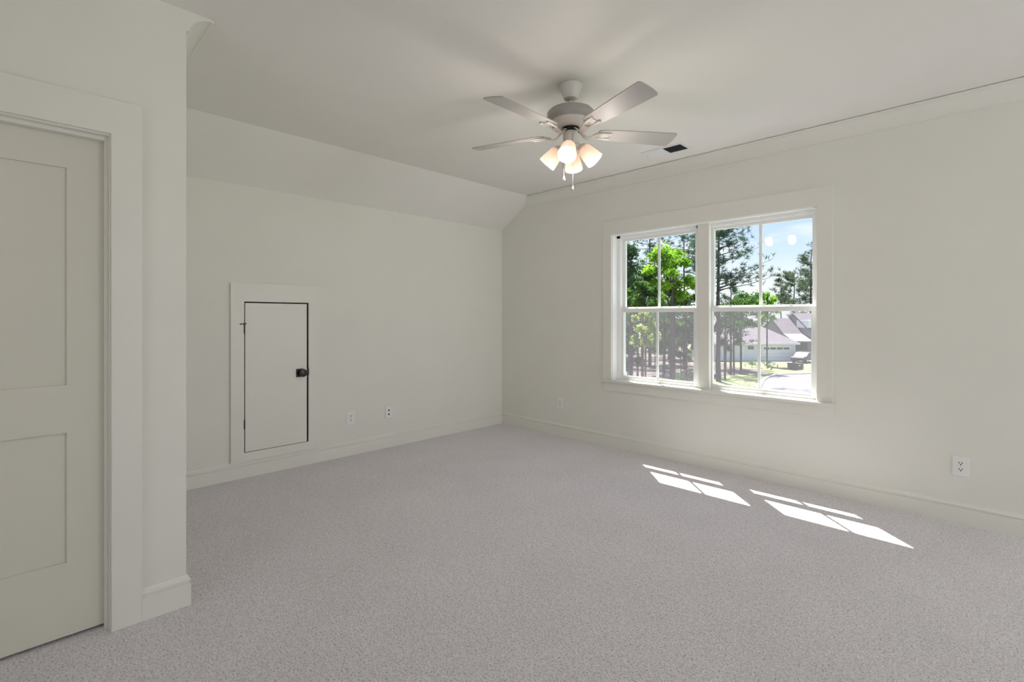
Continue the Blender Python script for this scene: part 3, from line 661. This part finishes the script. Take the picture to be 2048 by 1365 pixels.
# left unit of the window
broadleaf(1338, 42, 492, 606, 2.7, 'bright spring-green tree in the middle of the left upper panes', LBRIGHT, 6500, .13, .17, blobs=24, sparse=.2, stems=2)
broadleaf(1262, 44, 470, 640, 3.4, 'tall dark green tree at the left edge of the left window', LDARK, 5500, .17, .2, blobs=22)
broadleaf(1285, 36, 560, 640, 2.0, 'mid green tree low in front of the dark one at far left', LMID, 3800, .13, .12)
broadleaf(1291, 31, 618, 700, 1.15, 'sunlit yellow-green young tree in the left lower pane', LYEL, 2600, .10, .07, name='young_tree')
pine(1300, 58, 440, 560, 4.5, 'dark pine whose crown tops the left upper panes', 30)
pine(1368, 55, 452, 590, 4.2, 'tall pine behind the bright green tree, just left of the mullion', 30, tr=.16)
pine(1392, 62, 448, 570, 3.8, 'slender pine hidden partly by the centre mullion', 24, tr=.15)
broadleaf(1372, 52, 585, 668, 2.6, 'dark leafy tree in the right half of the left lower window', LMID, 3000, .17, .13)
broadleaf(1340, 60, 600, 690, 3.6, 'deep green thicket tree behind the left meeting rail', LDARK, 3000, .2, .15)
for i, (px, D_, tp, bt, hw) in enumerate(((1222, 62, 520, 722, 5.5), (1262, 73, 540, 715, 5.5), (1308, 84, 575, 712, 6), (1338, 68, 600, 700, 3.8), (1398, 88, 600, 710, 5), (1440, 96, 598, 708, 5.5), (1492, 100, 592, 705, 5))):
    t = broadleaf(px, D_, tp, bt, hw, 'background leafy tree in the wooded strip beyond the lawn', LMID if i % 2 else LDARK, 2600, .26, .18, name='woodland_tree', blobs=16); t['group'] = 'woodland trees beyond the lawn'
for i, (px, D_) in enumerate(((1275, 47), (1327, 48), (1372, 42), (1450, 46), (1468, 50))):
    root = tree_root('young_pine', px, D_, 'thin bare trunk rising from the shaded pine straw', 'tree', 'thin trunks in the woods')
    MB().tube([(0, 0, 0), (random.uniform(-.1, .1), 0, 3), (random.uniform(-.3, .3), 0, 7.5)], [.11, .09, .03], 8).build('trunk', BARK, root, smooth=True)
    fl = MB()
    for _ in range(26): tuft(fl, Vector((random.gauss(0, .8), random.gauss(0, .8), random.uniform(4.4, 8))), 9, .3, .022)
    fl.build('foliage', LPINE, root)
for px, D_, lab in ((1270, 40, 'low shrub on the pine straw at the left end of the lower pane'), (1352, 44, 'low shrub on the pine straw in the second lower pane'), (1380, 47, 'small shrub near the left window mullion')):
    root = tree_root('shrub', px, D_, lab, 'shrub'); fl = MB(); leaf_cloud(fl, (0, 0, .5), .8, .8, .5, 350, .10); fl.build('foliage', LMID, root)
for px, D_, tp, bt, hw, lab, m_ in ((1256, 46, 640, 742, 1.7, 'dusky understory tree at the far left of the lower panes', LDARK), (1330, 50, 628, 712, 2.2, 'grey green understory tree behind the left lower muntin', LMID),
                                (1362, 47, 640, 722, 1.5, 'loose understory tree in the second lower pane', LMID), (1392, 52, 622, 716, 1.9, 'understory tree just left of the centre mullion, low down', LDARK),
                                (1452, 56, 625, 705, 2.0, 'airy understory tree in front of the pale garage house wall', LMID), (1310, 57, 612, 705, 2.6, 'dense dusky thicket behind the yellow-green young tree', LDARK)):
    broadleaf(px, D_, tp, bt, hw, lab, m_, 2600, .13, .06, name='understory_tree', blobs=14)
# right unit of the window
pine(1437, 45, 432, 590, 4.7, 'tall pine with long branches at the left of the right window', 60, tr=.24, dens=15)
broadleaf(1482, 54, 574, 668, 3.1, 'green bushy tree under the tall pine in the right window', LMID, 3800, .14, .12)
broadleaf(1534, 60, 578, 650, 1.9, 'small bright green tree behind the right window muntin', LBRIGHT, 2200, .15, .1)
pine(1462, 50, 560, 690, 2.4, 'shorter pine with drooping foliage in front of the garage wall', 22, tr=.12)
pine(1562, 92, 552, 622, 2.4, 'small lone pine standing clear against the sky above the roofs', 13, m=LGREY, tr=.16)
pine(1588, 99, 548, 640, 5.2, 'grey green pine rising behind the house roofs', 34, m=LGREY, tr=.2, dens=12)
pine(1622, 88, 500, 640, 6.0, 'largest grey green pine at the right edge of the window', 44, m=LGREY, tr=.25, dens=13)
pine(1650, 95, 480, 640, 6.5, 'tall grey pine hidden mostly by the right casing', 30, m=LGREY, tr=.25)
for px, D_, lab, m_ in ((1505, 57.5, 'small dark shrub left of the lower muntin on the lawn', LMID), (1538, 54, 'spiky dark shrub right of the lower muntin on the lawn', LDARK)):
    root = tree_root('shrub', px, D_, lab, 'shrub'); fl = MB()
    for _ in range(16): tuft(fl, Vector((random.gauss(0, .25), random.gauss(0, .25), random.uniform(.15, .9))), 9, .35, .03)
    fl.build('foliage', m_, root)
for px, D_, lab in ((1438, 49.5, 'pale cut stump at the left end of the lawn strip'), (1460, 50.5, 'pale cut stump a little right of the tall pine')):
    p = at(px, D_, GZ); o = MB().lathe([(.22, 0), (.19, .12), (.17, .45), (.15, .47)], (p.x, p.y, GZ), seg=14).build('tree_stump', BARK, smooth=True); tag(o, lab, 'stump')
